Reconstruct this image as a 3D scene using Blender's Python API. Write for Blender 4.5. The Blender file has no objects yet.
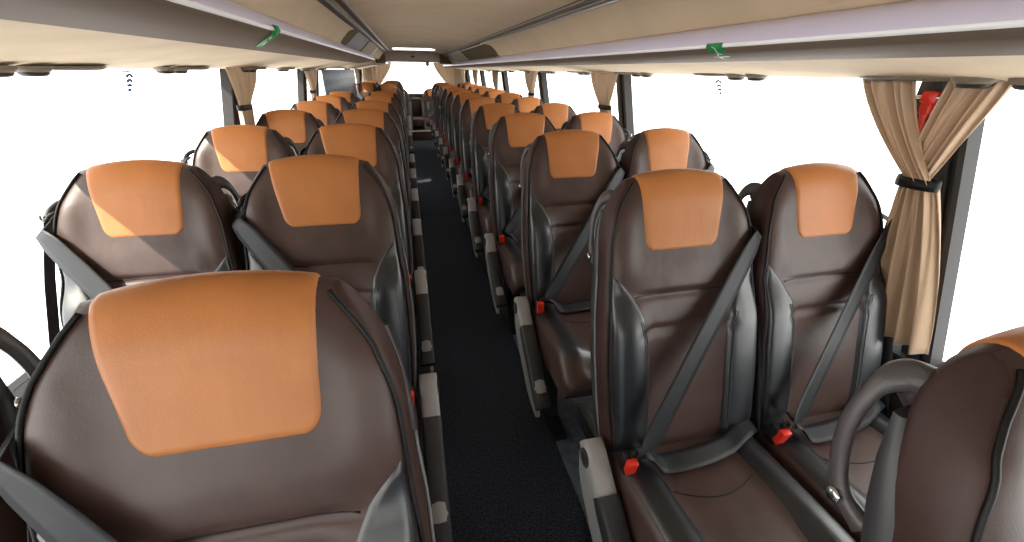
import bpy, bmesh, math, random
from mathutils import Vector, Matrix
random.seed(7)
PI = math.pi
C = bpy.context.scene.collection
sc = bpy.context.scene

# ------------------------------------------------------------------ camera
CAM = Vector((-.196, 0, 1.42))
yaw, pitch, roll, FPX = .230, .447, .011, 419.0
cy, sy, cp, sp = math.cos(yaw), math.sin(yaw), math.cos(pitch), math.sin(pitch)
fwd = Vector((sy*cp, cy*cp, -sp)); right = Vector((cy, -sy, 0)); up = right.cross(fwd)
r2 = math.cos(roll)*right + math.sin(roll)*up
u2 = -math.sin(roll)*right + math.cos(roll)*up
cam = bpy.data.cameras.new('camera'); co = bpy.data.objects.new('camera', cam); C.objects.link(co)
cam.sensor_width = 36; cam.sensor_fit = 'HORIZONTAL'; cam.lens = FPX/1024*36
cam.clip_start = .02; cam.clip_end = 200
m = Matrix((r2, u2, -fwd)).transposed().to_4x4(); m.translation = CAM
co.matrix_world = m
sc.camera = co
# ------------------------------------------------------------------ world, sun, exposure
sc.view_settings.view_transform = 'Standard'; sc.view_settings.look = 'None'
sc.view_settings.gamma = 1; sc.view_settings.use_curve_mapping = False
sc.view_settings.exposure = 0.0
w = bpy.data.worlds.new('overcast_sky'); sc.world = w; w.use_nodes = True
bg = w.node_tree.nodes['Background']; bg.inputs[0].default_value = (1, .985, .96, 1); bg.inputs[1].default_value = 4.5
sl = bpy.data.lights.new('sun', 'SUN'); sl.energy = 11; sl.angle = .012; sl.color = (1, .9, .75)
so = bpy.data.objects.new('sun', sl); C.objects.link(so)
SUN_FROM = Vector((-.70, -.36, .74))
so.rotation_euler = SUN_FROM.to_track_quat('Z', 'Y').to_euler()
sc.cycles.use_denoising = True
sc.cycles.max_bounces = 8; sc.cycles.diffuse_bounces = 5; sc.cycles.glossy_bounces = 3
sc.cycles.transparent_max_bounces = 12; sc.cycles.transmission_bounces = 4
sc.cycles.sample_clamp_indirect = 6

# ------------------------------------------------------------------ materials
def mat(name, col, rough=.5, metal=0, spec=.5, noise=None, bump=None, sheen=0, coat=0, emit=None):
    """noise=(scale, amount) mottles the colour; bump=[(scale, strength, stretch)]"""
    M = bpy.data.materials.new(name); M.use_nodes = True
    nt = M.node_tree; b = nt.nodes['Principled BSDF']
    b.inputs['Base Color'].default_value = (*col, 1); b.inputs['Roughness'].default_value = rough
    b.inputs['Metallic'].default_value = metal; b.inputs['Specular IOR Level'].default_value = spec
    b.inputs['Sheen Weight'].default_value = sheen
    b.inputs['Coat Weight'].default_value = coat; b.inputs['Coat Roughness'].default_value = .3
    tc = nt.nodes.new('ShaderNodeTexCoord')
    if noise:
        n = nt.nodes.new('ShaderNodeTexNoise'); n.inputs['Scale'].default_value = noise[0]; n.inputs['Detail'].default_value = 4
        nt.links.new(tc.outputs['Object'], n.inputs['Vector'])
        mr = nt.nodes.new('ShaderNodeMapRange'); mr.inputs[3].default_value = 1-noise[1]; mr.inputs[4].default_value = 1+noise[1]
        mr.inputs[1].default_value = .3; mr.inputs[2].default_value = .7
        nt.links.new(n.outputs['Fac'], mr.inputs[0])
        mx = nt.nodes.new('ShaderNodeVectorMath'); mx.operation = 'SCALE'; mx.inputs[0].default_value = col
        nt.links.new(mr.outputs[0], mx.inputs['Scale']); nt.links.new(mx.outputs[0], b.inputs['Base Color'])
    prev = None
    for (s, st, stretch) in (bump or []):
        mp = nt.nodes.new('ShaderNodeMapping'); mp.inputs['Scale'].default_value = stretch
        nt.links.new(tc.outputs['Object'], mp.inputs[0])
        n = nt.nodes.new('ShaderNodeTexNoise'); n.inputs['Scale'].default_value = s; n.inputs['Detail'].default_value = 3
        nt.links.new(mp.outputs[0], n.inputs['Vector'])
        bp = nt.nodes.new('ShaderNodeBump'); bp.inputs['Strength'].default_value = st; bp.inputs['Distance'].default_value = .01
        nt.links.new(n.outputs['Fac'], bp.inputs['Height'])
        if prev: nt.links.new(prev.outputs[0], bp.inputs['Normal'])
        prev = bp
    if prev: nt.links.new(prev.outputs[0], b.inputs['Normal'])
    if emit:
        b.inputs['Emission Color'].default_value = (*emit[0], 1); b.inputs['Emission Strength'].default_value = emit[1]
    return M

LB = [(8, .40, (1, 1, .6)), (420, .05, (1, 1, 1))]
M_brown = mat('brown_leather', (.066, .037, .031), .40, spec=.52, noise=(14, .18), bump=LB)
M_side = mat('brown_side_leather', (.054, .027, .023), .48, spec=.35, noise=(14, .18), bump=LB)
M_tan = mat('tan_leather', (.51, .190, .056), .41, spec=.45, noise=(10, .08), bump=[(6, .35, (1.6, 1, .4)), (420, .06, (1, 1, 1))])
M_black = mat('black_leather', (.012, .015, .020), .36, spec=.7, coat=.45, noise=(12, .2), bump=[(9, .25, (1, 1, .4)), (400, .05, (1, 1, 1))])
M_pipe = mat('black_piping', (.008, .008, .009), .5, spec=.3)
M_stitch = mat('grey_stitching', (.11, .11, .115), .7)
M_shell = mat('grey_seat_shell_plastic', (.20, .20, .20), .45, spec=.5)
M_dshell = mat('charcoal_seat_shell_plastic', (.045, .045, .048), .42, spec=.5)
M_armg = mat('warm_grey_armrest_plastic', (.34, .335, .33), .5, spec=.45, bump=[(300, .1, (1, 1, 1))])
M_armd = mat('charcoal_armrest_pad', (.028, .029, .032), .55, bump=[(300, .12, (1, 1, 1))])
M_hand = mat('grey_brown_handle_plastic', (.075, .066, .066), .38, spec=.5, bump=[(300, .08, (1, 1, 1))])
M_belt = mat('black_webbing', (.016, .018, .022), .5, spec=.4, bump=[(300, .06, (1, 1, 1))])
M_blk = mat('black_plastic', (.012, .012, .013), .4)
M_red = mat('red_plastic', (.75, .03, .015), .35)
M_chrome = mat('chrome', (.65, .65, .66), .2, metal=1)
M_carpet = mat('dark_blue_black_carpet', (.040, .050, .070), .97, spec=.1, noise=(150, .9), bump=[(200, 1.0, (1, 1, 1))], sheen=.05)
M_vinyl = mat('blue_grey_floor_vinyl', (.13, .16, .20), .35, noise=(30, .3))
M_ceil = mat('beige_ceiling_fabric', (.52, .40, .275), .9, spec=.15, noise=(5, .06), bump=[(200, .08, (1, 1, 1))])
M_rackf = mat('beige_rack_fabric', (.74, .60, .43), .85, spec=.2, noise=(6, .08), bump=[(20, .15, (.3, .3, 1))])
M_lav = mat('lavender_grey_lacquer', (.66, .60, .73), .28, metal=0, spec=.6)
M_grey = mat('brown_grey_rack_lacquer', (.165, .125, .092), .65, spec=.2)
M_wline = mat('pale_trim_strip', (.92, .90, .90), .3)
M_rail = mat('brushed_rail', (.33, .32, .31), .3, metal=.9)
M_drail = mat('dark_rail_groove', (.045, .040, .035), .5)
M_wall = mat('beige_wall_trim', (.36, .30, .22), .8)
M_lowwall = mat('dark_grey_side_wall', (.03, .03, .033), .85, spec=.2)
M_pil = mat('dark_rubber_pillar', (.022, .021, .022), .6)
M_curt = mat('beige_curtain_cloth', (.58, .42, .285), .8, spec=.2, sheen=.3, bump=[(300, .1, (1, 1, .3))])
M_lock = mat('olive_brown_locker', (.105, .077, .038), .8, spec=.2)
M_lockl = mat('light_beige_locker', (.30, .245, .165), .6)
M_bulk = mat('beige_bulkhead', (.33, .25, .20), .5)
M_green = mat('green_label', (.0, .22, .045), .5)
M_white = mat('white_print', (.75, .82, .76), .6)
M_blue = mat('blue_print', (.02, .06, .20), .6)
M_pink = mat('pale_pink_print', (.62, .42, .52), .6)
M_nozz = mat('dark_grey_nozzle', (.035, .034, .03), .4)
M_nozb = mat('taupe_service_panel', (.20, .165, .115), .5)
M_glare = mat('ceiling_glare_glow', (.9, .88, .82), .4, emit=((1, .96, .88), 2.2))  # emission stands in for white glare on the rear ceiling
M_step = mat('brown_step_edging', (.085, .050, .036), .5)
M_ext = mat('roof_outer_skin', (.6, .6, .6), .6)

def glass_mat():
    M = bpy.data.materials.new('window_glass'); M.use_nodes = True; nt = M.node_tree; nt.nodes.clear()
    o = nt.nodes.new('ShaderNodeOutputMaterial'); t = nt.nodes.new('ShaderNodeBsdfTransparent'); g = nt.nodes.new('ShaderNodeBsdfGlossy')
    t.inputs[0].default_value = (.97, .98, .98, 1); g.inputs['Roughness'].default_value = .02
    f = nt.nodes.new('ShaderNodeLayerWeight'); pw_ = nt.nodes.new('ShaderNodeMath'); pw_.operation = 'POWER'; pw_.inputs[1].default_value = 5
    nt.links.new(f.outputs['Facing'], pw_.inputs[0])
    ma = nt.nodes.new('ShaderNodeMath'); ma.operation = 'MULTIPLY_ADD'; ma.inputs[1].default_value = .35; ma.inputs[2].default_value = .03
    nt.links.new(pw_.outputs[0], ma.inputs[0])
    mx = nt.nodes.new('ShaderNodeMixShader'); nt.links.new(ma.outputs[0], mx.inputs[0]); nt.links.new(t.outputs[0], mx.inputs[1]); nt.links.new(g.outputs[0], mx.inputs[2])
    nt.links.new(mx.outputs[0], o.inputs[0]); return M
M_glass = glass_mat()

def perf_mat():
    M = bpy.data.materials.new('perforated_grey_film'); M.use_nodes = True; nt = M.node_tree
    b = nt.nodes['Principled BSDF']; b.inputs['Roughness'].default_value = .5
    tc = nt.nodes.new('ShaderNodeTexCoord'); v = nt.nodes.new('ShaderNodeTexVoronoi'); v.inputs['Scale'].default_value = 8; v.inputs['Randomness'].default_value = .15
    nt.links.new(tc.outputs['Object'], v.inputs['Vector'])
    r = nt.nodes.new('ShaderNodeValToRGB'); r.color_ramp.elements[0].position = .22; r.color_ramp.elements[0].color = (.05, .065, .085, 1)
    r.color_ramp.elements[1].position = .34; r.color_ramp.elements[1].color = (.20, .245, .29, 1)
    nt.links.new(v.outputs['Distance'], r.inputs[0]); nt.links.new(r.outputs[0], b.inputs['Base Color'])
    return M
M_perf = perf_mat()

# ------------------------------------------------------------------ mesh helpers
def obj(name, bm, mats, parent=None, smooth=True, angle=None):
    me = bpy.data.meshes.new(name); bmesh.ops.recalc_face_normals(bm, faces=bm.faces); bm.to_mesh(me); bm.free()
    for mm in (mats if isinstance(mats, (list, tuple)) else [mats]): me.materials.append(mm)
    if smooth:
        for p in me.polygons: p.use_smooth = True
        if angle: me.set_sharp_from_angle(angle=math.radians(angle))
    o = bpy.data.objects.new(name, me); C.objects.link(o)
    if parent: o.parent = parent
    return o
def tag(o, label=None, cat=None, group=None, kind=None):
    if label: o['label'] = label
    if cat: o['category'] = cat
    if group: o['group'] = group
    if kind: o['kind'] = kind
    return o
def thing(name, label, cat, loc=(0, 0, 0), group=None):
    o = bpy.data.objects.new(name, None); o.empty_display_size = .1; C.objects.link(o); o.location = loc
    return tag(o, label, cat, group)
def part(o, label):
    o['label'] = label; return o
def struct(name, bm, m, smooth=False, parent=None, angle=None):
    o = obj(name, bm, m, parent, smooth, angle); o['kind'] = 'structure'; return o
def grid(bm, rows, closed=False, mi=0):
    """rows: list of lists of points -> quads"""
    V = [[bm.verts.new(p) for p in r] for r in rows]
    fs = []
    for a, b in zip(V[:-1], V[1:]):
        n = len(a)
        for i in range(n if closed else n-1):
            j = (i+1) % n
            f = bm.faces.new((a[i], a[j], b[j], b[i])); f.material_index = mi; fs.append(f)
    return V, fs
def cap(bm, ring):
    try: bm.faces.new(ring)
    except ValueError: pass
def box(bm, x0, x1, y0, y1, z0, z1, bev=0, M=None, seg=2):
    r = bmesh.ops.create_cube(bm, size=1)
    vs = r['verts']
    for v in vs:
        v.co = Vector(((x0+x1)/2+v.co.x*(x1-x0), (y0+y1)/2+v.co.y*(y1-y0), (z0+z1)/2+v.co.z*(z1-z0)))
    if bev:
        es = list({e for v in vs for e in v.link_edges})
        rr = bmesh.ops.bevel(bm, geom=es, offset=bev, segments=seg, affect='EDGES', profile=.5)
        vs = list({v for f in rr['faces'] for v in f.verts} | {v for v in vs if v.is_valid})
    if M is not None:
        for v in vs: v.co = M @ v.co
    return vs
def sweep(bm, pts, prof, closed_prof=True, upv=None, caps=True):
    """sweep 2D profile (list of (a,b)) or function(i)->profile along pts"""
    n = len(pts); rows = []
    for i, p in enumerate(pts):
        t = (pts[min(i+1, n-1)] - pts[max(i-1, 0)])
        if t.length < 1e-9: t = Vector((0, 0, 1))
        t.normalize()
        uv = upv(i) if callable(upv) else (upv or Vector((0, 0, 1)))
        a = t.cross(uv)
        if a.length < 1e-4: a = t.cross(Vector((0, 1, .01)))
        a.normalize(); b = a.cross(t).normalized()
        pr = prof(i) if callable(prof) else prof
        rows.append([p + a*q[0] + b*q[1] for q in pr])
    V, _ = grid(bm, rows, closed=closed_prof)
    if caps and closed_prof:
        cap(bm, V[0]); cap(bm, V[-1])
    return V
def circ(r, n=8, sy=1): return [(r*math.cos(2*PI*k/n), r*sy*math.sin(2*PI*k/n)) for k in range(n)]
def catmull(P, n=8):
    P = [Vector(p) for p in P]; out = []
    Q = [P[0]*2-P[1]] + P + [P[-1]*2-P[-2]]
    for i in range(1, len(Q)-2):
        for k in range(n):
            t = k/n; a, b, c, d = Q[i-1], Q[i], Q[i+1], Q[i+2]
            out.append(.5*((2*b)+(c-a)*t+(2*a-5*b+4*c-d)*t*t+(3*b-a-3*c+d)*t**3))
    out.append(P[-1]); return out
def lerp_table(T, z):
    if z <= T[0][0]: return T[0][1]
    for (a, va), (b, vb) in zip(T[:-1], T[1:]):
        if z <= b: 
            t = (z-a)/(b-a); return va+(vb-va)*t
    return T[-1][1]
def smooth01(t): t = max(0, min(1, t)); return t*t*(3-2*t)
def extrude_prof(bm, prof, y0, y1, closed=False, mi=0, ny=1):
    rows = [[Vector((x, y0+(y1-y0)*k/ny, z)) for x, z in prof] for k in range(ny+1)]
    return grid(bm, rows, closed=closed, mi=mi)
def disc(bm, c, axis, r, th, n=20, bev=.3):
    """short bevelled cylinder centred c along axis"""
    axis = Vector(axis).normalized(); c = Vector(c)
    a = axis.orthogonal().normalized(); b = axis.cross(a)
    rows = []
    for (h, k) in ((-.5, 0), (-.5, 1-bev), (-.5+.25, 1), (.25, 1), (.5, 1-bev), (.5, 0)):
        rows.append([c+axis*h*th+(a*math.cos(2*PI*j/n)+b*math.sin(2*PI*j/n))*max(r*k, 1e-5) for j in range(n)])
    grid(bm, rows, closed=True)
    bmesh.ops.remove_doubles(bm, verts=bm.verts, dist=2e-5)

# ------------------------------------------------------------------ the coach seat
Z0, ZT = 1.095, 1.168
WT = [(.42, .205), (.50, .220), (.60, .227), (.72, .2295), (.84, .226), (.92, .218), (.98, .215), (1.02, .212), (1.05, .206), (1.075, .198), (1.10, .188), (1.12, .177), (1.14, .164), (1.155, .153), (1.168, .144)]
YM = [(.42, -.215), (.55, -.185), (.70, -.145), (.85, -.100), (.98, -.062), (1.10, -.018), (1.168, -.002)]
WF = 1.0      # window seats stand a little narrower
def hw_(z): return lerp_table(WT, z)*WF
def ym_(z):
    # smoothed table
    return (lerp_table(YM, z-.03)+lerp_table(YM, z)*2+lerp_table(YM, z+.03))/4
def th_(z):
    if z <= Z0: return lerp_table([(.42, .085), (.6, .095), (1.0, .098), (1.1, .09)], z)
    return .09*math.sqrt(max(0, 1-((z-Z0)/(ZT-Z0))**2))
def arch_(z): return .004 + .016*smooth01((z-1.0)/.168)
NE = 5.0
def bol_(x, z):
    a = abs(x)
    lo = smooth01((.93-z)/.12)*smooth01((z-.44)/.1)
    b = .034*lo*smooth01((a-.085)/.08)*smooth01((.228-a)/.03)
    up_ = smooth01((z-.88)/.08)*smooth01((1.13-z)/.06)
    b += .012*up_*smooth01((a-.11)/.06)*smooth01((.218-a)/.03)
    # seams across the padded centre
    ce = smooth01((.15-a)/.02)
    for zs in (.893, .806):
        b -= .004*ce*math.exp(-((z-zs)/.006)**2)
    b += .006*ce*((1-abs((z-.8495)/.0435)**4) if .806 < z < .893 else smooth01((.806-z)/.02) if z <= .806 else smooth01((z-.893)/.02)*smooth01((1.0-z)/.05))
    return b
def P(x, q):
    """q 0..1 front going up, 1..2 over the crest, 2..3 down the back"""
    if q < 1: z = .42+(Z0-.42)*q; s = 1
    elif q < 2:
        th = (q-1)*PI; z = Z0+(ZT-Z0)*math.sin(th); s = math.cos(th)
    else: z = Z0-(Z0-.42)*(q-2); s = -1
    w_ = hw_(z); u = min(1, abs(x)/w_)
    e = (1-u**NE)**(1/NE)
    if q < 1 or q >= 2: T = th_(z)/2*s
    else: T = .045*s
    y = ym_(z) - T*e
    if s > 0: y -= bol_(x, z)*(s if 1 <= q < 2 else 1)
    return Vector((x, y, z+arch_(z)*(1-u*u)))
def Pn(x, q, off=0):
    p = P(x, q)
    if not off: return p
    e = .004
    dx = P(x+e, q)-P(x-e, q); dq = P(x, q+e)-P(x, q-e)
    n = dx.cross(dq)
    if n.length < 1e-12: return p
    n.normalize(); 
    return p+n*off
def qz(z): return (z-.42)/(Z0-.42)

def build_back(s, seg):
    bm = bmesh.new(); rows = []
    zs = []
    z = .42
    while z < Z0-.001:
        zs.append(z); z += .0075 if (.77 < z < .92) else .02
    n = 28
    for zz in zs + [Z0+(ZT-Z0)*math.sin(PI/2*k/7) for k in range(0, 8)]:
        w_ = hw_(zz); ring = []
        for k in range(2*n):
            t = 2*PI*k/(2*n); c, s_ = math.cos(t), math.sin(t)
            x = w_*math.copysign(abs(c)**(2/NE), c)
            yy = th_(zz)/2*math.copysign(abs(s_)**(2/NE), s_)
            u = abs(x)/w_
            y = ym_(zz) - yy
            if s_ > 0: y -= bol_(x, zz)*min(1, th_(zz)/.06)
            ring.append(Vector((x, y, zz+arch_(zz)*(1-u*u))))
        rows.append(ring)
    V, fs = grid(bm, rows, closed=True)
    cap(bm, V[0])
    a = V[-1]
    for k in range(n-1+1):
        i, j = k, (2*n-k) % (2*n); i2, j2 = k+1, (2*n-k-1) % (2*n)
        vs = []
        for v in (a[i], a[i2], a[j2], a[j]):
            if v not in vs: vs.append(v)
        if len(vs) >= 3:
            try: bm.faces.new(vs)
            except ValueError: pass
    bmesh.ops.remove_doubles(bm, verts=bm.verts, dist=1e-5)
    # the side and the back take the duller leather
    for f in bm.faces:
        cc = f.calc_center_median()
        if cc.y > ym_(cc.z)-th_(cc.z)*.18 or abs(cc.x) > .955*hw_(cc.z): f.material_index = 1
    return bm
def patch(xl, xr, q0, q1, ns, nq, h, edge=.012, r0=0, r1=0, lift=-.001):
    """puffed pad on the backrest surface between x = xl(q) .. xr(q)"""
    bm = bmesh.new(); rows = []
    for i in range(nq+1):
        q = q0+(q1-q0)*((i/nq)**1.6 if r0 else i/nq); a, b = xl(q), xr(q)
        mid = (a+b)/2; hw = (b-a)/2
        d0 = (q-q0)*(Z0-.42); d1 = (q1-q)*(Z0-.42)
        for d, r in ((d0, r0), (d1, r1)):
            if r and d < r: hw = max(.002, hw-r+math.sqrt(max(0, r*r-(r-d)**2)))
        row = []
        for k in range(ns+1):
            u = -1+2*k/ns; u = math.sin(u*PI/2*.96)/math.sin(PI/2*.96)
            x = mid+hw*u
            dd = min(hw*(1-abs(u)), d0, d1)
            o = lift+h*(1-(1-min(1, dd/edge))**2.2)
            row.append(Pn(x, q, o))
        rows.append(row)
    grid(bm, rows)
    return bm
def tube_on(bm, fn, r, n=60, off=.0):
    sweep(bm, [fn(k/n) for k in range(n+1)], circ(r, 6), upv=Vector((0, -1, .3)))
def inner_bol(q):
    z = .42+(Z0-.42)*q
    return lerp_table([(.42, .112), (.70, .112), (.80, .116), (.85, .128), (.90, .155), (.955, .203)], z)

def cushion_top(x, y):
    """height of the cushion surface"""
    a = abs(x)
    z = .475+.012*smooth01((-y-.25)/.35)
    z += .024*smooth01((a-.10)/.06)
    t = smooth01((-y-.60)/.10); z -= .055*t*t
    return z
def csurf(x, y, off=0):
    w_ = .222; u = min(1, abs(x)/w_)
    e = (1-u**6)**(1/6)
    zb = .345
    return Vector((x, y, zb+(cushion_top(x, y)-zb)*(.25+.75*e)+off))
def make_seat(kind, s):
    """kind: aisle/window; s: side on which the aisle lies (+1 / -1)"""
    global WF
    WF = 1.0 if kind == 'aisle' else .955
    root = thing('coach_seat', 'x', 'seat')
    back = obj('backrest', build_back(s, 0), [M_brown, M_side], root)
    # tan head pad, from the front over the crest to the back
    kw = 1 if WF == 1 else .90
    q0 = qz(1.003)
    def pside(q, sx):      # sx: which side of the pad; the aisle side stays upright, the outboard side slants
        t = max(0, .6*(q-q0)/(1-q0)) if q < 1 else .6+.4*min(1, (q-1)/.4)
        return ((.112+.008*t) if sx == s else (.092+.036*t))*kw
    pw = lambda q: .5*(pside(q, 1)+pside(q, -1))
    part(obj('headrest_pad', patch(lambda q: -pside(q, -1), lambda q: pside(q, 1), q0, 2.10, 24, 64, .0045, .008, r0=.026), M_tan, root), 'tan leather head pad')
    # black leather side bolsters with twin stitching
    for sx in (-1, 1):
        xo = lambda q: .945*hw_(.42+(Z0-.42)*q)
        xi = lambda q: inner_bol(q)
        if sx > 0: bm = patch(xi, xo, qz(.44), qz(.95), 12, 40, .0055, .010)
        else: bm = patch(lambda q: -xo(q), lambda q: -xi(q), qz(.44), qz(.95), 12, 40, .0055, .010)
        b = obj('side_bolster', bm, M_black, root)
        part(b, 'black leather side bolster')
        bm = bmesh.new()
        for dd in (.012, .018):
            tube_on(bm, lambda t: Pn(sx*(inner_bol(qz(.47)+(qz(.84)-qz(.47))*t)+dd), qz(.47)+(qz(.84)-qz(.47))*t, .0055), .0009, 36)
        obj('stitching', bm, M_stitch, b)
    # black piping round the front edge
    bm = bmesh.new()
    qe = 1.34
    for sx in (-1, 1):
        def pf(t):
            q = qz(.46)+(qe-qz(.46))*t
            z = P(0, q).z
            zz = .42+(Z0-.42)*q if q < 1 else Z0+(ZT-Z0)*math.sin((q-1)*PI)
            return Pn(sx*max(pside(1.5, sx)+.001, .955*hw_(zz)-max(0, q-1)*.03), q, .003)
        tube_on(bm, pf, .0033, 64)
    obj('piping', bm, M_pipe, root)
    # cross seams in the centre panel
    bm = bmesh.new()
    for zs in (.893, .806):
        tube_on(bm, lambda t: Pn(-.145+.290*t, qz(zs), .0008), .0016, 24)
    obj('cross_seam', bm, M_pipe, root)
    # grey plastic shell behind
    bm = bmesh.new(); rows = []
    n = 16
    for k in range(15):
        zz = .36+(1.085-.36)*k/14
        w_ = hw_(max(.42, zz))*(1.0 if k < 13 else .985)+.004; T = .052*(1 if k < 13 else (.8 if k == 13 else .4))
        yc = ym_(zz)+.036
        rows.append([Vector((w_*math.copysign(abs(math.cos(t))**.4, math.cos(t)), yc+T/2*math.copysign(abs(math.sin(t))**.4, math.sin(t)), zz)) for t in [2*PI*j/(2*n) for j in range(2*n)]])
    V, _ = grid(bm, rows, closed=True); cap(bm, V[0]); cap(bm, V[-1])
    sh = obj('back_shell', bm, M_dshell, root, angle=50)
    for sx in (-1, 1):
        bm = bmesh.new()
        sweep(bm, [Vector((sx*(hw_(max(.42, .37+.57*k/20))+.003), ym_(.37+.57*k/20)+.014, .37+.57*k/20)) for k in range(21)], circ(.0028, 6), upv=Vector((0, -1, 0)))
        part(obj('edge_trim', bm, M_shell, sh), 'light grey edge trim')
    # cushion
    bm = bmesh.new(); rows = []
    ys = [-.235-.49*k/26 for k in range(27)]
    NX = 24
    for i, y in enumerate(ys):
        d = min(1, (y+.725)/.05) if y < -.675 else 1
        sh = math.sqrt(max(0, 1-(1-max(0, d))**2)) if d < 1 else 1
        ring = []
        for k in range(NX+1):
            u = math.sin((-1+2*k/NX)*PI/2); x = .222*u*(.90+.10*sh)
            p = csurf(x/(.90+.10*sh), y); p.x = x; p.z = .40+(p.z-.40)*(.25+.75*sh)
            ring.append(p)
        for k in range(NX-1, 0, -1):
            u = math.sin((-1+2*k/NX)*PI/2); x = .222*u*(.90+.10*sh)
            ring.append(Vector((x, y, .40-(.055)*(.25+.75*sh))))
        rows.append(ring)
    V, _ = grid(bm, rows, closed=True); cap(bm, V[0]); cap(bm, V[-1])
    cu = obj('seat_cushion', bm, M_brown, root, angle=60)
    def cpatch(fx0, fx1, y0, y1, ns, ny, h=.006, edge=.012):
        bm = bmesh.new(); rows = []
        for i in range(ny+1):
            y = y0+(y1-y0)*i/ny; a, b = fx0(y), fx1(y)
            row = []
            for k in range(ns+1):
                x = a+(b-a)*k/ns
                dd = min(x-a, b-x, abs(y-y0), abs(y-y1))
                row.append(csurf(x, y, -.002+h*(1-(1-min(1, max(0, dd)/edge))**2)))
            rows.append(row)
        grid(bm, rows); return bm
    for sx in (-1, 1):
        fi = lambda y: .118-.025*smooth01((-y-.45)/.2)
        fo = lambda y: .206
        if sx > 0: bm = cpatch(fi, fo, -.245, -.655, 10, 26)
        else: bm = cpatch(lambda y: -fo(y), lambda y: -fi(y), -.245, -.655, 10, 26)
        part(obj('cushion_bolster', bm, M_black, cu), 'black leather cushion bolster')
    def fr(y): return .09*math.sqrt(max(0.0001, 1-((y+.66)/.075)**2)) if y > -.66 else .09
    part(obj('front_roll', cpatch(lambda y: -fr(y), fr, -.586, -.672, 12, 8), M_black, cu), 'black leather front roll')
    bm = bmesh.new()
    tube_on(bm, lambda t: csurf(-.115+.23*t, -.395-.035*math.sin(t*PI), .001), .0014, 16)
    obj('cushion_seam', bm, M_pipe, cu)
    # frame below the cushion
    bm = bmesh.new()
    box(bm, -.205, .205, -.66, -.16, .305, .35, .01)
    box(bm, -.20, -.17, -.25, .03, .33, .40, .006); box(bm, .17, .20, -.25, .03, .33, .40, .006)
    obj('seat_frame', bm, M_blk, root, angle=40)
    if kind == 'aisle':
        bm = bmesh.new()
        lx = s*.165
        for y0, y1, z0, z1 in ((-.60, -.30, .28, .31), (-.58, -.12, 0.0, .03)):
            box(bm, lx-.03, lx+.03, y0, y1, z0, z1, .006)
        rows = []
        for k in range(7):
            t = k/6; yc = -.40+.05*t-.05*t*t; hy = .07-.02*math.sin(t*PI)
            rows.append([Vector((lx+a*.024, yc+b*hy, .02+.28*t)) for a, b in ((-1, -1), (1, -1), (1, 1), (-1, 1))])
        V, _ = grid(bm, rows, closed=True)
        obj('leg', bm, M_blk, root, angle=40)
    else:
        bm = bmesh.new(); lx = -s*.19
        box(bm, lx-.03, lx+.03, -.55, -.1, .24, .31, .006); box(bm, lx-.02, lx+.02, -.42, -.34, .0, .25, .006)
        obj('leg', bm, M_blk, root, angle=40)
    # grab handle behind the aisle-side shoulder (not on the aisle seats of the left column)
    bm = bmesh.new()
    hp = catmull([(s*.136, .018, 1.095), (s*.162, .036, 1.112), (s*.184, .046, 1.094), (s*.197, .049, 1.045), (s*.201, .040, .992), (s*.201, .022, .950), (s*.196, -.012, .928)], 6)
    nn = len(hp)
    def hprof(i):
        t = i/(nn-1); wd = .0105+.006*abs(2*t-1)**4+.020*max(0, .35-t)/.35
        return [(a*1.0, b) for a, b in circ(wd, 12, .8)]
    sweep(bm, hp, hprof, upv=Vector((s*1, 0, 0)))
    if not (kind == 'aisle' and s > 0):
      h = obj('grab_handle', bm, M_hand, root)
      bm = bmesh.new()
      disc(bm, (s*.212, .022, .948), (s, 0, 0), .010, .010)
      part(obj('handle_button', bm, M_chrome, h), 'small chrome button')
    # belt guide at the outboard shoulder, shoulder belt, lap belt, drop strap
    o_ = -s; go = .022 if kind == 'window' else 0
    bm = bmesh.new()
    sweep(bm, catmull([(o_*.180, .045, 1.075), (o_*(.206+go), .030, 1.078), (o_*(.226+go), .008, 1.065), (o_*(.230+go), -.015, 1.045)], 4), circ(.0085, 8), upv=Vector((0, 0, 1)))
    sweep(bm, catmull([(o_*(.214+go), -.042, 1.048), (o_*(.236+go), -.022, 1.042), (o_*(.246+go), .012, 1.040), (o_*(.238+go), .032, 1.045), (o_*(.218+go), .012, 1.055), (o_*(.212+go), -.026, 1.056), (o_*(.214+go), -.042, 1.048)], 4), circ(.005, 6), upv=Vector((0, 0, 1)))
    g = obj('belt_guide', bm, M_blk, root)
    bm = bmesh.new(); disc(bm, (o_*(.240+go), -.022, 1.050), (o_, -.6, .2), .0075, .007, 12)
    part(obj('guide_pin', bm, M_chrome, g), 'metal guide pin')
    bm = bmesh.new()
    xs0, zs0, xs1, zs1 = o_*(.226*WF+go*.7), 1.045, s*.176, .545
    NB = 36; rows = []; cen = []
    d2 = Vector((xs1-xs0, zs1-zs0)).normalized(); nrm = Vector((-d2.y, d2.x))
    yk = []
    for k in range(NB+1):
        t = k/NB; x = xs0+(xs1-xs0)*t; z = zs0+(zs1-zs0)*t
        yy = [P(max(-.19, min(.19, x+nrm.x*e*.02)), qz(z+nrm.y*e*.02)).y for e in (-1, 0, 1)]
        yk.append(min(yy)-.004); cen.append((x, z))
    yk[0] = -.035; yk[-1] = -.335
    for it in range(400):
        for k in range(1, NB): yk[k] = min(yk[k], .5*(yk[k-1]+yk[k+1]))
    for k in range(NB+1):
        t = k/NB; hwid = .0315*(.5+.5*smooth01(t/.09)); x, z = cen[k]
        tw = .35*(1-smooth01(t/.25))*o_
        rows.append([Vector((x+nrm.x*e*hwid, yk[k]+tw*nrm.x*e*hwid+(.012*smooth01((t-.9)/.1)*e), z+nrm.y*e*hwid)) for e in (-1, -.5, 0, .5, 1)])
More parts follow.
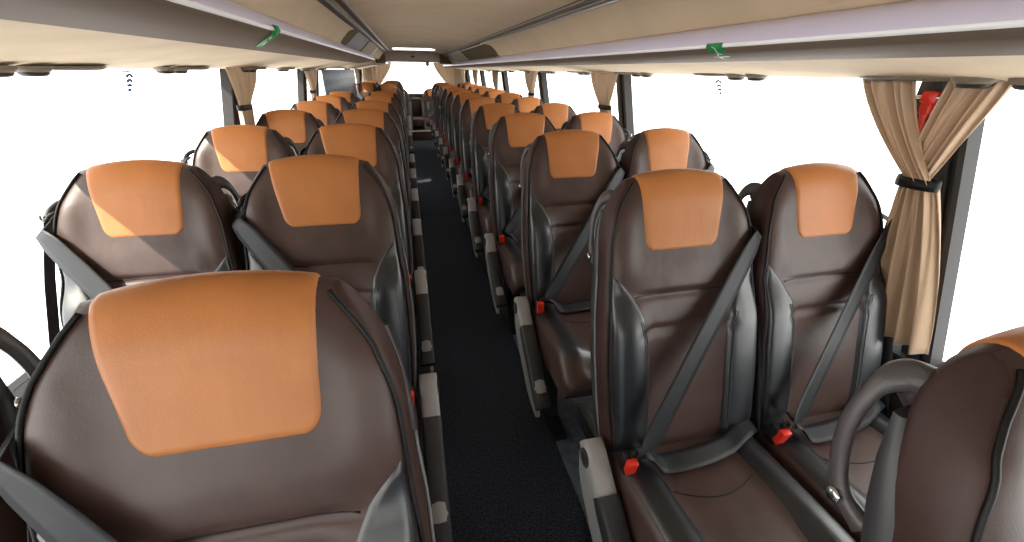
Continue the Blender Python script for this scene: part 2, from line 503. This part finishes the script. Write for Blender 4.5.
    grid(bm, rows)
    bm.normal_update(); bmesh.ops.solidify(bm, geom=bm.faces[:], thickness=.0016)
    obj('shoulder_belt', bm, M_belt, root)
    bm = bmesh.new(); rows = []
    for k in range(21):
        t = k/20; x = s*.172+(-s*.20-s*.172)*t; y = -.318+.03*math.sin(t*PI)*-1+.045*t
        base = cushion_top(x, y)
        z = base+.014+.012*math.sin(t*PI)+(.045*(1-smooth01(t/.18)))+.01*smooth01((t-.85)/.15)
        rows.append([Vector((x, y+e*.027, z+.006*e)) for e in (-1, -.5, 0, .5, 1)])
    grid(bm, rows); bm.normal_update(); bmesh.ops.solidify(bm, geom=bm.faces[:], thickness=.0016)
    obj('lap_belt', bm, M_belt, root)
    bm = bmesh.new(); rows = []
    for k in range(13):
        t = k/12; z = 1.04-.60*t; y = lerp_table([(.44, -.27), (.70, -.185), (.90, -.085), (1.04, .0)], z)
        rows.append([Vector((o_*(.238+go), y+e*.020, z)) for e in (-1, 0, 1)])
    grid(bm, rows); bm.normal_update(); bmesh.ops.solidify(bm, geom=bm.faces[:], thickness=.0016)
    obj('drop_strap', bm, M_belt, root)
    # buckle
    R = Matrix.Translation((s*.203, -.318, .520)) @ Matrix.Rotation(.30, 4, 'X') @ Matrix.Rotation(s*.10, 4, 'Y')
    bm = bmesh.new(); box(bm, -.013, .013, -.017, .021, -.07, .022, .005, R)
    bk = obj('buckle', bm, M_blk, root, angle=40)
    bm = bmesh.new(); box(bm, -.0135, .0135, -.024, -.004, -.024, .034, .004, R)
    part(obj('release_button', bm, M_red, bk, angle=40), 'red release button')
    bm = bmesh.new(); box(bm, -.010-s*.012, .010-s*.012, -.004, .010, .010, .040, .003, R)
    part(obj('tongue', bm, M_blk, bk, angle=40), 'black belt tongue')
    # folding armrest and side shield on the aisle side
    if kind == 'aisle':
        ang = math.atan2(.245, .36)
        hx = s*.262
        A = Matrix.Translation((hx, -.245, .485)) @ Matrix.Rotation(ang, 4, 'X')
        bm = bmesh.new()
        rows = []
        for k in range(15):
            t = k/14; y = .035-.475*t
            hh = .040-.010*t; 
            if k == 0: hh *= .55
            if k == 1: hh *= .88
            if k == 14: hh *= .5
            if k == 13: hh *= .85
            dz = -.012*math.sin(t*PI)
            rows.append([A @ Vector((.029*math.copysign(abs(math.cos(a))**.45, math.cos(a)), y, dz+hh*math.copysign(abs(math.sin(a))**.45, math.sin(a)))) for a in [2*PI*j/16 for j in range(16)]])
        V, _ = grid(bm, rows, closed=True); cap(bm, V[0]); cap(bm, V[-1])
        ar = part(obj('armrest', bm, M_armg, root, angle=45), 'warm grey folded armrest')
        bm = bmesh.new(); rows = []
        for k in range(11):
            t = k/10; y = -.105-.342*t; e = .35 if k in (0, 10) else 1
            rows.append([A @ Vector((.0305*math.copysign(abs(math.cos(a))**.4, math.cos(a)), y, .008-.012*math.sin(.3+t*.65*PI)+(.034-.008*t)*(1 if e == 1 else .8)*math.copysign(abs(math.sin(a))**.4, math.sin(a)))) for a in [2*PI*j/16 for j in range(16)]])
        V, _ = grid(bm, rows, closed=True); cap(bm, V[0]); cap(bm, V[-1])
        part(obj('armrest_pad', bm, M_armd, ar, angle=45), 'charcoal armrest pad')
        bm = bmesh.new(); disc(bm, (hx+s*.0300, -.250, .480), (s, 0, 0), .026, .007, 24, .12)
        part(obj('hinge_cap', bm, M_armd, ar, angle=40), 'round dark hinge cap')
        bm = bmesh.new()
        out = [(-.200, .45), (-.245, .46), (-.30, .40), (-.42, .300), (-.54, .235), (-.60, .19), (-.57, .165), (-.46, .185), (-.33, .265), (-.225, .36)]
        oo = catmull([(s*.284, y, z) for y, z in out]+[(s*.284, -.200, .45)], 3)[:-1]
        a1 = [bm.verts.new(p) for p in oo]; b1 = [bm.verts.new(p+Vector((-s*.014, 0, 0))) for p in oo]
        cap(bm, a1); cap(bm, b1[::-1])
        for i in range(len(oo)): bm.faces.new((a1[i], a1[(i+1) % len(oo)], b1[(i+1) % len(oo)], b1[i]))
        part(obj('side_shield', bm, M_armg, root, angle=40), 'grey plastic side shield')
    return root
def dup(root, loc, label, group=None):
    r = root.copy(); C.objects.link(r); r.location = loc; r['label'] = label
    if group: r['group'] = group
    for ch in list(root.children):
        c = ch.copy(); C.objects.link(c); c.parent = r
        for g in ch.children:
            d = g.copy(); C.objects.link(d); d.parent = c
    return r

ORD = ['nearest', 'second', 'third', 'fourth', 'fifth', 'sixth', 'seventh', 'eighth', 'ninth', 'tenth', 'eleventh', 'farthest']
protos = {}
def place_seat(kind, s, x, y, z, label, group):
    k = (kind, s)
    if k not in protos:
        r = make_seat(kind, s); protos[k] = r
        r.location = (x, y, z); r['label'] = label; r['group'] = group; return r
    return dup(protos[k], (x, y, z), label, group)
for k in range(12):
    Y = .179+.806*k + (.05 if k == 0 else 0)
    extra = ', cut off by the right edge' if k == 0 else ''
    place_seat('aisle', -1, .474+(.015 if k == 0 else 0), Y, 0, f'brown seat with tan head pad, {ORD[k]} in the column right of the aisle{extra}' if k else 'close brown seat back with large handle, cut off by the lower right edge', 'aisle seats right of the aisle')
    if k: place_seat('window', -1, .926, Y, 0, f'brown seat with tan head pad, {ORD[k-1] if k < 11 else ORD[11]} in the right-hand window column', 'window seats on the right')
for k in range(7):
    Y = .546+.806*k
    lab = f'brown seat with tan head pad, {ORD[k]} in the column left of the aisle'
    place_seat('aisle', 1, -.475+(.026 if k == 0 else 0), Y-(.012 if k == 0 else 0), 0, lab, 'aisle seats left of the aisle')
    lab = 'seat at the lower left edge, only its black grab handle in view' if k == 0 else f'brown seat with tan head pad, {ORD[k-1]} in the left-hand window column'
    place_seat('window', 1, -.925, Y, 0, lab, 'window seats on the left')
for k, Y in enumerate((7.45, 8.25, 9.0, 9.75)):
    nm = ['first', 'second', 'third', 'last'][k]
    place_seat('aisle', 1, -.475, Y, .02, f'{nm} small far seat behind the gap, left aisle column', 'rear seats left of the aisle')
    if k < 2: place_seat('window', 1, -.935, 9.25+.80*k, .0, f'{["nearer", "farther"][k]} small far seat behind the gap, left window column', 'rear window seats on the left')
b1 = place_seat('window', -1, .36, 10.66, 0, 'rear bench seat right of the middle, facing down the aisle', 'rear bench seats')
b2 = place_seat('window', 1, -.39, 10.66, 0, 'rear bench seat left of the middle, facing down the aisle', 'rear bench seats')

b1.scale = b2.scale = (1, 1, .86)      # the bench is lower than the rows in front

# ------------------------------------------------------------------ structure
YF, YR = -2.6, 11.15
bm = bmesh.new(); box(bm, -1.3, 1.3, YF, YR+.1, -.12, 0)
struct('floor', bm, M_carpet)
for nm, sx in (('left', -1), ('right', 1)):
    bm = bmesh.new()
    x0, x1 = sorted((sx*.285, sx*1.22))
    box(bm, x0, x1, YF, 9.9, 0, .006)
    # footwell vinyl is part of the floor
    struct('trim_1' if sx < 0 else 'trim_2', bm, M_vinyl)
SILL = .63
for nm, sx in (('left', -1), ('right', 1)):
    bm = bmesh.new()
    prof = [(sx*1.20, 0), (sx*1.20, .14), (sx*1.225, .16), (sx*1.235, SILL-.03), (sx*1.225, SILL-.012), (sx*1.225, SILL), (sx*1.33, SILL), (sx*1.34, 0)]
    V, _ = extrude_prof(bm, prof, YF, YR, closed=True); cap(bm, V[0]); cap(bm, V[1])
    struct('wall_'+nm, bm, M_lowwall)
for nm, a in (('front', (0, .95)), ('front_header', (1.62, 1.9))):
    bm = bmesh.new(); box(bm, -1.3, 1.3, YF-.08, YF, a[0], a[1]); struct('wall_front' if nm == 'front' else 'trim_40', bm, M_lowwall)
bm = bmesh.new(); box(bm, -1.25, 1.25, YF-.05, YF-.044, .95, 1.62); struct('window_20', bm, M_glass)
# rear wall below the rear window, rear shelf
bm = bmesh.new(); box(bm, -1.3, 1.3, YR, YR+.08, 0, .90)
struct('wall_rear', bm, M_wall)
bm = bmesh.new(); box(bm, -1.2, 1.2, YR-.28, YR-.001, .86, .90, .01)
tag(obj('rear_shelf', bm, M_shell, angle=40), 'grey shelf under the rear window', 'shelf')
bm = bmesh.new(); box(bm, -1.3, -.86, YR, YR+.08, .90, 2.0); struct('trim_3', bm, M_wall)
bm = bmesh.new(); box(bm, .86, 1.3, YR, YR+.08, .90, 2.0); struct('trim_4', bm, M_wall)

# profiles of the racks (right side; the left sits a little higher)
def rack(sx, dz, y0, y1, name, label):
    f = lambda x: (sx*x)
    root = thing(name, label, 'luggage rack', (0, 0, 0))
    yo = lambda P_: [(f(x), z+1.42) for x, z in P_]
    a = dz
    und = [(.56, .058+a[1]), (.575, .046+a[1]), (.66, .036+.6*a[1]+.4*a[2]), (.75, .033+a[2])]
    fab = [(.75, .033+a[2]), (.80, .030+a[2]*.9), (.98, .010+a[2]*.4), (1.13, -.008), (1.16, -.006), (1.18, .02), (1.3, .02)]
    lav = [(.60, .102+a[0]), (.578, .098+a[0]), (.562, .084+a[0]*.8+a[1]*.2), (.555, .066+a[1]), (.556, .060+a[1])]
    for nm, pr, mt in (('underside', und, M_grey), ('fabric_panel', fab, M_rackf), ('front_edge', lav, M_lav)):
        bm = bmesh.new(); extrude_prof(bm, yo(pr), y0, y1, ny=2)
        bm.normal_update(); bmesh.ops.solidify(bm, geom=bm.faces[:], thickness=.004)
        obj(nm, bm, mt, root, angle=50)
    bm = bmesh.new(); sweep(bm, [Vector((f(.556), y, 1.42+.060+a[1])) for y in (y0, y1)], circ(.0055, 8))
    obj('edge_strip', bm, M_wline, root)
    # closed end of the rack
    bm = bmesh.new()
    for yy in (y0, y1):
        pts = yo(lav[::1]+und+fab[1:]+[(1.3, .2), (.9, .2)])
        ring = [bm.verts.new((x, yy, z)) for x, z in pts]; cap(bm, ring)
    obj('end_cap', bm, M_rackf, root)
    return root
rack(1, (0, 0, 0), YF, 9.6, 'luggage_rack', 'long lavender and grey overhead rack above the right-hand windows')
rack(-1, (.04, .04, .025), YF, 6.0, 'luggage_rack', 'lavender and grey overhead rack above the left-hand windows')
rack(-1, (.04, .04, .025), 8.2, 10.4, 'luggage_rack', 'short far piece of overhead rack at the rear left')

# ceiling: centre panel, rails, coves
ZL, ZR_ = 1.42+.254, 1.42+.22
bm = bmesh.new()
nseg = 12
prof = []
for k in range(nseg+1):
    t = k/nseg; x = -.45+.90*t; z = ZL+(ZR_-ZL)*t+.045*math.sin(t*PI)
    prof.append((x, z))
full = [(-1.30, 1.60), (-.64, 1.555), (-.60, 1.562), (-.57, 1.60), (-.53, 1.64), (-.45, ZL)] + prof[1:-1] + [(.45, ZR_), (.53, 1.605), (.57, 1.565), (.60, 1.522), (.64, 1.515), (1.30, 1.56)]
rows = [[Vector((x, y, z)) for x, z in full] for y in [YF+(YR+.08-YF)*k/20 for k in range(21)]]
grid(bm, rows)
o = struct('ceiling', bm, M_ceil, smooth=True, angle=40)
bm = bmesh.new(); box(bm, -1.32, 1.32, YF, YR+.1, 1.80, 1.86)
struct('trim_5', bm, M_ext)
for sx in (-1, 1):
    bm = bmesh.new(); x0, x1 = sorted((sx*1.24, sx*1.32)); box(bm, x0, x1, YF, YR+.1, 1.415, 1.83)
    struct('trim_6' if sx < 0 else 'trim_7', bm, M_wall)
def rail_line(x, z, w_, h_, mt, par, name, y1=7.95):
    bm = bmesh.new(); box(bm, x-w_/2, x+w_/2, YF, y1, z-h_, z+.004, min(w_, h_)*.3)
    return obj(name, bm, mt, par, angle=40)
rl = thing('ceiling_rail', 'triple grey metal rail on the left edge of the ceiling panel', 'rail')
rail_line(-.490, ZL-.012, .030, .010, M_drail, rl, 'groove'); rail_line(-.468, ZL-.004, .012, .016, M_rail, rl, 'rib')
rail_line(-.440, ZL+.003, .030, .008, M_drail, rl, 'groove'); rail_line(-.420, ZL+.010, .012, .016, M_rail, rl, 'rib')
rr = thing('ceiling_rail', 'thin dark double rail on the right edge of the ceiling panel', 'rail')
rail_line(.452, ZR_+.000, .022, .007, M_drail, rr, 'groove'); rail_line(.472, ZR_-.012, .008, .010, M_rail, rr, 'rib'); rail_line(.425, ZR_+.010, .010, .008, M_drail, rr, 'groove')

# bulkhead over the rear aisle
bk = thing('bulkhead', 'beige drop panel with dark emblem hanging over the rear of the aisle', 'panel', (0, 8.0, -.03))
bm = bmesh.new(); rows = []
for k in range(17):
    t = k/16; x = -.50+.88*t; b_ = .02*math.sin(t*PI)
    rows.append([Vector((x, 0, 1.555)), Vector((x, -.03, 1.57+b_*.2)), Vector((x, -.045, 1.66+b_)), Vector((x, -.02, 1.705+b_)), Vector((x, .12, 1.72+b_)), Vector((x, .12, 1.555))])
V, _ = grid(bm, rows, closed=True); cap(bm, V[0]); cap(bm, V[-1]); obj('panel', bm, M_bulk, bk, angle=40)
for x0, x1 in ((-.66, -.50), (.38, .62)):
    bm = bmesh.new(); box(bm, x0, x1, -.06, .10, 1.535, 1.69, .02); obj('corner_cover', bm, M_lock, bk, angle=40)
bm = bmesh.new()
rows = [[Vector((-.06+rr_*math.cos(2*PI*j/20), -.048, 1.635+rr_*.5*math.sin(2*PI*j/20))) for j in range(20)] for rr_ in (.0001, .035)]
grid(bm, rows, closed=True); bm.normal_update(); bmesh.ops.solidify(bm, geom=bm.faces[:], thickness=.004)
obj('emblem', bm, M_drail, bk)
tb = thing('dome_camera', 'small round grey sensor hanging under the bulkhead', 'sensor', (.17, 7.93, 1.525))
bm = bmesh.new(); bmesh.ops.create_uvsphere(bm, u_segments=14, v_segments=8, radius=.032, matrix=Matrix.Translation((0, 0, -.032))); obj('dome', bm, M_shell, tb)
bm = bmesh.new(); disc(bm, (0, 0, -.004), (0, 0, 1), .036, .012, 18); obj('base', bm, M_blk, tb)
# glowing panel added to imitate the glare on the ceiling in front of it
lt = thing('ceiling_glare', 'bright white glare on the ceiling before the rear bulkhead, made as a glowing panel', 'glare panel', (-.03, 7.1, 0))
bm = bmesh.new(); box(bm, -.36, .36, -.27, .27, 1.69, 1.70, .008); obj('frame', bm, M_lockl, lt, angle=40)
bm = bmesh.new(); box(bm, -.32, .32, -.22, .22, 1.676, 1.694, .006); obj('glow_face', bm, M_glare, lt, angle=40)

# lockers on the racks toward the rear
def locker(sx, y0, y1, mt, name, label, zl, zh, capend=False):
    root = thing(name, label, 'locker')
    bm = bmesh.new()
    pr = [(sx*.598, zl), (sx*.553, zl+.036), (sx*.513, zl+.075), (sx*.458, zl+.105), (sx*.458, zl+.125), (sx*.75, zl+.13), (sx*.75, zl)]
    V, _ = extrude_prof(bm, pr, y0+.01, y1-.01, closed=True); cap(bm, V[0]); cap(bm, V[1])
    obj('door', bm, mt, root, angle=30)
    bm = bmesh.new()
    pr2 = [(x*.985 if abs(x) < .7 else x, z) for x, z in pr]
    V, _ = extrude_prof(bm, pr2, y1-.012, y1+.012, closed=True); cap(bm, V[0]); cap(bm, V[1])
    obj('divider', bm, M_wline if not capend else M_lock, root, angle=30)
    if capend:
        bm = bmesh.new(); rows = []
        for k in range(7):
            t = k/6; e = math.sqrt(max(0.02, 1-(1-t)**2))
            rows.append([Vector((sx*.60+(x-sx*.60)*e, y0-.32*(1-t)+.01, zl+(z-zl)*(.3+.7*e))) for x, z in pr])
        V, _ = grid(bm, rows, closed=True); cap(bm, V[0]); cap(bm, V[-1])
        obj('rounded_end', bm, M_lock, root, angle=50)
    return root
locker(1, 4.25, 5.75, M_lock, 'overhead_locker', 'olive brown overhead locker on the right rack, nearest with a rounded end', 1.525, 1.632, True)
locker(1, 5.75, 7.9, M_lockl, 'overhead_locker', 'light beige overhead locker on the right rack, farthest from the camera', 1.525, 1.632)
locker(-1, 3.55, 4.6, M_shell, 'overhead_locker', 'grey overhead locker with dark rounded end on the left rack', 1.565, 1.662, True)
locker(-1, 4.6, 5.95, M_lockl, 'overhead_locker', 'beige overhead locker at the far end of the left rack', 1.565, 1.662)

# windows: glass, pillars
ZTOP = 1.425
def xw(z, sx): return sx*(1.165+.085*(1.42-z)/.72)
def slant(z): return -.13*(1.42-z)/.72
def pillar(sx, ya, yb, n):
    bm = bmesh.new()
    w3 = (yb-ya)
    for (a, b, dx, ) in ((ya, ya+w3*.32, .0), (ya+w3*.36, ya+w3*.72, .012), (ya+w3*.76, yb, .004)):
        rows = []
        for z in (SILL-.01, ZTOP+.01):
            x = xw(z, sx)
            rows.append([Vector((X_, Y_+slant(z), z)) for X_, Y_ in ((x-sx*dx, a), (x-sx*(dx+.004), (a+b)/2), (x-sx*dx, b), (x+sx*.04, b), (x+sx*.04, a))])
        V, _ = grid(bm, rows, closed=True); cap(bm, V[0]); cap(bm, V[-1])
    rows = []
    for z in (SILL-.01, ZTOP+.01):
        x = xw(z, sx)+sx*.015; rows.append([Vector((X_, Y_+slant(z), z)) for X_, Y_ in ((x, ya+.004), (x, yb-.004), (x+sx*.04, yb-.004), (x+sx*.04, ya+.004))])
    V, _ = grid(bm, rows, closed=True)
    struct(f'trim_{n}', bm, M_pil, angle=30)
pR = [(.845, .925), (2.74, 2.85), (4.60, 4.74), (6.5, 6.68), (8.5, 8.7), (10.6, 11.1)]
pL = [(2.93, 3.03), (4.85, 5.0), (5.55, 5.63), (8.5, 8.75), (10.6, 11.1)]
n = 8
for sx, L in ((1, pR), (-1, pL)):
    for a, b in L: pillar(sx, a, b, n); n += 1
def glass(sx, ya, yb, n):
    bm = bmesh.new(); rows = []
    for z in (SILL, ZTOP):
        x = xw(z, sx)+sx*.035; rows.append([Vector((X_, Y_+slant(z), z)) for X_, Y_ in ((x, ya), (x, yb), (x+sx*.006, yb), (x+sx*.006, ya))])
    V, _ = grid(bm, rows, closed=True); cap(bm, V[0]); cap(bm, V[1])
    struct(f'window_{n}', bm, M_glass)
n = 1
for sx, L in ((1, pR), (-1, pL)):
    prev = YF
    for a, b in L:
        glass(sx, prev+.002, a+.03, n); n += 1; prev = b-.03
bm = bmesh.new(); box(bm, -.87, .87, YR+.03, YR+.036, .89, 1.62); struct(f'window_{n}', bm, M_glass)

# perforated film panel on the left beyond the third window
bm = bmesh.new(); box(bm, -1.135, -1.120, 5.66, 9.0, .72, 1.405, .004)
tag(obj('perforated_panel', bm, M_perf, angle=40), 'blue-grey perforated panel covering the window beyond the left seats', 'panel')
# door well step blocks at the rear of the aisle
bm = bmesh.new(); box(bm, -.29, .29, 9.80, 9.93, 0, .20, .012); box(bm, -.155, .125, 9.93, 10.9, 0.01, .20, .004)
st = tag(obj('rear_step', bm, M_step, angle=40), 'brown step at the far end of the aisle', 'step')
bm = bmesh.new(); box(bm, -.285, .285, 9.785, 9.81, .186, .205, .004); part(obj('step_edge', bm, M_wline, st, angle=40), 'pale step edge')
cs = thing('rear_middle_seat', 'low brown middle seat above the step at the end of the aisle', 'seat', (-.03, 10.3, .2))
bm = bmesh.new(); box(bm, -.115, .145, -.28, .40, .06, .24, .05, seg=4); obj('seat_cushion', bm, M_brown, cs)
bm = bmesh.new(); box(bm, -.10, .13, .30, .42, .20, .62, .05, seg=4); obj('backrest', bm, M_side, cs)
bm = bmesh.new(); box(bm, -.10, .12, -.06, .3, .0, .07, .01); obj('seat_base', bm, M_blk, cs, angle=40)

# ------------------------------------------------------------------ curtains
def curtain(sx, ya, yb, ztop, yt, zt, wt, name, label, zb=.74, wb=.19, xt=1.10, xb=1.155, pleats=9, gap=None, tailshift=0, seed=0):
    """ya..yb spread at the top, gathered at yt, loose tail below"""
    rnd = random.Random(seed)
    root = thing(name, label, 'curtain', group='tied-back curtains' )
    X = lambda z: sx*(xt+(xb-xt)*(ztop-z)/(ztop-zb))
    panels = [(ya, yb, 0)] if not gap else [(ya, gap[0], 0), (gap[1], yb, 1)]
    for (a, b, pi_) in panels:
        bm = bmesh.new(); rows = []
        NU = 70; NV = 22; ph = rnd.random()*6
        for i in range(NV+1):
            v = i/NV; z = ztop+(zt-ztop)*v; row = []
            g = smooth01(v)*.3+.7*v**1.5
            for k in range(NU+1):
                u = k/NU
                y = a+(b-a)*u; yc = yt+(u-.5)*wt*(1 if not gap else .8)+(0 if not gap else (.012 if pi_ == 0 else -.012))
                # gathered cloth sags as it comes in
                y = y+(yc-y)*(g if not gap else v**(1.15))
                amp = (.016*(1-v)+.010*v)*(.6+.4*math.sin(u*17+ph))
                fx = amp*math.sin(u*pleats*2*PI+ph+.8*math.sin(u*9))+.006*math.sin(u*31+v*3)
                row.append(Vector((X(z)+sx*(-.012*pi_+fx-.02*math.sin(v*PI)*.5), y, z)))
            rows.append(row)
        grid(bm, rows); bm.normal_update(); bmesh.ops.solidify(bm, geom=bm.faces[:], thickness=.0015)
        obj('gathered_cloth', bm, M_curt, root)
    bm = bmesh.new(); rows = []
    NU = 80; NV = 20; ph = rnd.random()*6
    for i in range(NV+1):
        v = i/NV; z = zt+(zb-zt)*v; row = []
        sp_ = wt+(wb-wt)*(1-(1-v)**2.2)
        for k in range(NU+1):
            u = k/NU; y = yt+tailshift*v+(u-.5)*sp_
            amp = (.010+.010*v)
            fx = amp*math.sin(u*4.3*2*PI+ph+v*1.4)+.008*(1-v)*math.sin(u*11*2*PI)
            row.append(Vector((X(z)+sx*fx, y, z+.006*math.sin(u*8*PI+1)*v)))
        rows.append(row)
    grid(bm, rows); bm.normal_update(); bmesh.ops.solidify(bm, geom=bm.faces[:], thickness=.0015)
    obj('hanging_tail', bm, M_curt, root)
    bm = bmesh.new(); rows = []
    for i in range(33):
        t = 2*PI*i/32; yy = yt+(wt/2+.010)*math.cos(t); xx = X(zt)+sx*.026*math.sin(t)
        rows.append([Vector((xx, yy, zt-.014)), Vector((xx+sx*.002*math.sin(t), yy+.002*math.cos(t), zt)), Vector((xx, yy, zt+.014))])
    grid(bm, rows); bm.normal_update(); bmesh.ops.solidify(bm, geom=bm.faces[:], thickness=.002)
    tb = obj('tieback', bm, M_pipe, root); part(tb, 'black tieback strap')
    return root
curtain(1, .748, 1.08, 1.408, .855, 1.155, .085, 'curtain', 'large beige curtain tied back in the right foreground', zb=.700, wb=.185, xt=1.12, xb=1.155, pleats=6, gap=(.868, .948), tailshift=-.085, seed=2)
cr = [(1, 2.66, 3.06, 2.84, 1.20), (1, 4.52, 4.98, 4.74, 1.19), (1, 6.5, 7.0, 6.72, 1.14), (1, 8.5, 9.1, 8.8, 1.14), (1, 10.4, 10.95, 10.75, 1.12)]
cn = ['second curtain on the right, tied beside the dark pillar', 'third curtain on the right, small and tied back', 'fourth curtain on the right, far down the bus', 'fifth curtain on the right, very far and narrow', 'curtain at the rear right corner']
for (sx, a, b, yt, zt), lb in zip(cr, cn): curtain(sx, a, b, 1.412, yt, zt, .16, 'curtain', 'beige '+lb, zb=.80, wb=.16, xt=1.09, xb=1.13, pleats=7, seed=int(a*10))
for (sx, a, b, yt, zt), lb in zip([(-1, 2.66, 3.12, 2.84, 1.215), (-1, 4.62, 5.15, 4.86, 1.21), (-1, 9.0, 9.35, 9.2, 1.15), (-1, 10.4, 10.95, 10.75, 1.12)],
        ['curtain nearest on the left, tied with a brown strap', 'second curtain on the left, narrow and tied back', 'far curtain on the left just past the perforated panel', 'curtain at the rear left corner']):
    curtain(sx, a, b, 1.418, yt, zt, .16, 'curtain', 'beige '+lb, zb=.80, wb=.17, xt=1.10, xb=1.13, pleats=7, seed=int(a*10)+1)

for a, b, yt, lb in ((-.92, -.44, -.86, 'beige curtain drawn back at the right side of the rear window'), (.50, .95, .90, 'beige curtain drawn back at the left side of the rear window')):
    c_ = curtain(1, a, b, 1.56, yt, .98, .08, 'curtain', lb, zb=.90, wb=.08, xt=10.98, xb=10.99, pleats=6, seed=31)
    c_.rotation_euler = (0, 0, PI/2)

# red emergency hammer in the gap of the near curtain
hm = thing('emergency_hammer', 'red emergency hammer on the pillar between the curtain folds', 'hammer', (1.150, .918, 1.335))
hm.rotation_euler = (0, 0, 0)
bm = bmesh.new(); box(bm, -.012, .012, -.019, .019, .016, .046, .006); box(bm, -.011, .011, -.013, .013, -.012, .018, .005); obj('head_holder', bm, M_red, hm, angle=40)
bm = bmesh.new()
sweep(bm, [Vector((0, 0, .02-.13*k/12)) for k in range(13)], lambda i: circ(.0095 if i % 2 else .0075, 10))
obj('handle', bm, M_red, hm, angle=50)
bm = bmesh.new(); sweep(bm, [Vector((-.004, -.045+.09*k/6, .031)) for k in range(7)], lambda i: circ([.001, .004, .0055, .0055, .0055, .004, .001][i], 8), upv=Vector((0, 0, 1)))
part(obj('striker', bm, M_chrome, hm), 'steel striker')
bm = bmesh.new(); box(bm, .014, .035, -.05, .05, -.13, .07, .004); obj('back_plate', bm, M_blk, hm, angle=40)

# ------------------------------------------------------------------ service units along the rack edge
def unit(sx, y, z, label):
    root = thing('reading_light_unit', label, 'reading light', (sx*1.095, y, z), 'reading light units under the racks')
    def ell(cy_, ly, lx, z0, h, mt, nm, par=root):
        bm = bmesh.new(); rows = []
        for (hh, k) in ((0, 1), (-.5*h, .97), (-h, .80), (-h*1.15, .45), (-h*1.15, .0001)):
            rows.append([Vector((lx*k*math.cos(2*PI*j/24), cy_+ly*k*math.sin(2*PI*j/24), z0+hh)) for j in range(24)])
        V, _ = grid(bm, rows, closed=True); cap(bm, V[0])
        return obj(nm, bm, mt, par, angle=60)
    ell(.16, .13, .035, .006, .010, M_nozb, 'service_panel')
    for c in (.005, -.105):
        n_ = ell(c, .046, .036, .006, .014, M_nozb, 'nozzle_ring'); ell(c, .036, .027, -.007, .010, M_nozz, 'nozzle', n_)
    return root
ysR = [.80, 1.60, 2.42, 3.28, 4.1, 4.9, 5.7, 6.5, 7.3]
ysL = [1.38, 2.14, 3.05, 3.85, 4.65, 5.4]
for k, y in enumerate(ysR):
    unit(1, y, 1.410, f'flat dark air and light unit under the right rack, {["nearest, above the big curtain", "second", "third", "fourth", "fifth", "sixth", "seventh", "eighth", "farthest"][k]} from the camera'.replace('curtain from the camera', 'curtain'))
for k, y in enumerate(ysL):
    unit(-1, y, 1.412, f'flat dark air and light unit under the left rack, {["nearest", "second", "third", "fourth", "fifth", "farthest"][k]} from the camera')

# ------------------------------------------------------------------ labels on the racks, marks on the glass
def ribbon_label(pts, label, du):
    root = thing('exit_label', label, 'label')
    bm = bmesh.new()
    rows = [[Vector(p), Vector(p)+Vector(du)] for p in pts]
    grid(bm, rows); bm.normal_update(); bmesh.ops.solidify(bm, geom=bm.faces[:], thickness=.001)
    obj('green_film', bm, M_green, root)
    # small white running figure, door and arrow as printed strokes
    bm = bmesh.new()
    P0 = [Vector(p) for p in pts]; D = Vector(du); nrm = (P0[1]-P0[0]).cross(D).normalized()
    if nrm.z > 0: nrm = -nrm
    def at(u, v):
        v = max(0, min(.9999, v))*(len(P0)-1); i = int(v); return P0[i].lerp(P0[i+1], v-i)+D*u+nrm*.002
    for (u0, v0, u1, v1) in ((.3, .2, .5, .32), (.5, .32, .65, .25), (.5, .32, .42, .5), (.42, .5, .25, .55), (.42, .5, .6, .62), (.35, .72, .65, .72), (.35, .86, .65, .86), (.65, .72, .65, .86), (.2, .12, .8, .12)):
        sweep(bm, [at(u0, v0), at(u1, v1)], circ(.0014, 5))
    obj('white_print', bm, M_white, root)
zr = 1.42
ribbon_label([(.553, 1.00, zr+.070), (.5485, 1.00, zr+.058), (.572, 1.015, zr+.043), (.62, 1.055, zr+.0365), (.675, 1.10, zr+.0315)], 'green exit label folded over the edge of the right rack', (0, .060, 0))
ribbon_label([(-.553, 1.49, zr+.110), (-.5485, 1.49, zr+.098), (-.572, 1.52, zr+.083), (-.62, 1.62, zr+.074), (-.675, 1.74, zr+.064)], 'green exit label folded over the edge of the left rack', (0, .060, 0))
def wifi(sx, y, z, label):
    root = thing('window_sticker', label, 'sticker', (xw(z, sx)+sx*.030, y, z))
    bm = bmesh.new()
    for r, zc in ((.017, 0), (.0135, -.015), (.010, -.029)):
        sweep(bm, [Vector((0, r*math.cos(a), zc+r*.8*math.sin(a))) for a in [PI*.12+PI*.76*k/8 for k in range(9)]], circ(.0042, 6), upv=Vector((1, 0, 0)))
    sweep(bm, [Vector((0, 0, -.033)), Vector((0, 0, -.043))], circ(.005, 6), upv=Vector((1, 0, 0)))
    for v in bm.verts: v.co.y += .62*v.co.z; v.co.x -= sx*.1*v.co.z*0
    obj('wave_mark', bm, M_blue, root)
    bm = bmesh.new()
    for k in range(8): box(bm, -.0008, .0008, -.034+.0085*k, -.029+.0085*k, .021, .027)
    obj('faint_lettering', bm, M_pink, root)
wifi(1, 1.84, 1.372, 'tiny blue wireless symbol on the right window glass')
wifi(-1, 1.99, 1.378, 'tiny blue wireless symbol on the left window glass')
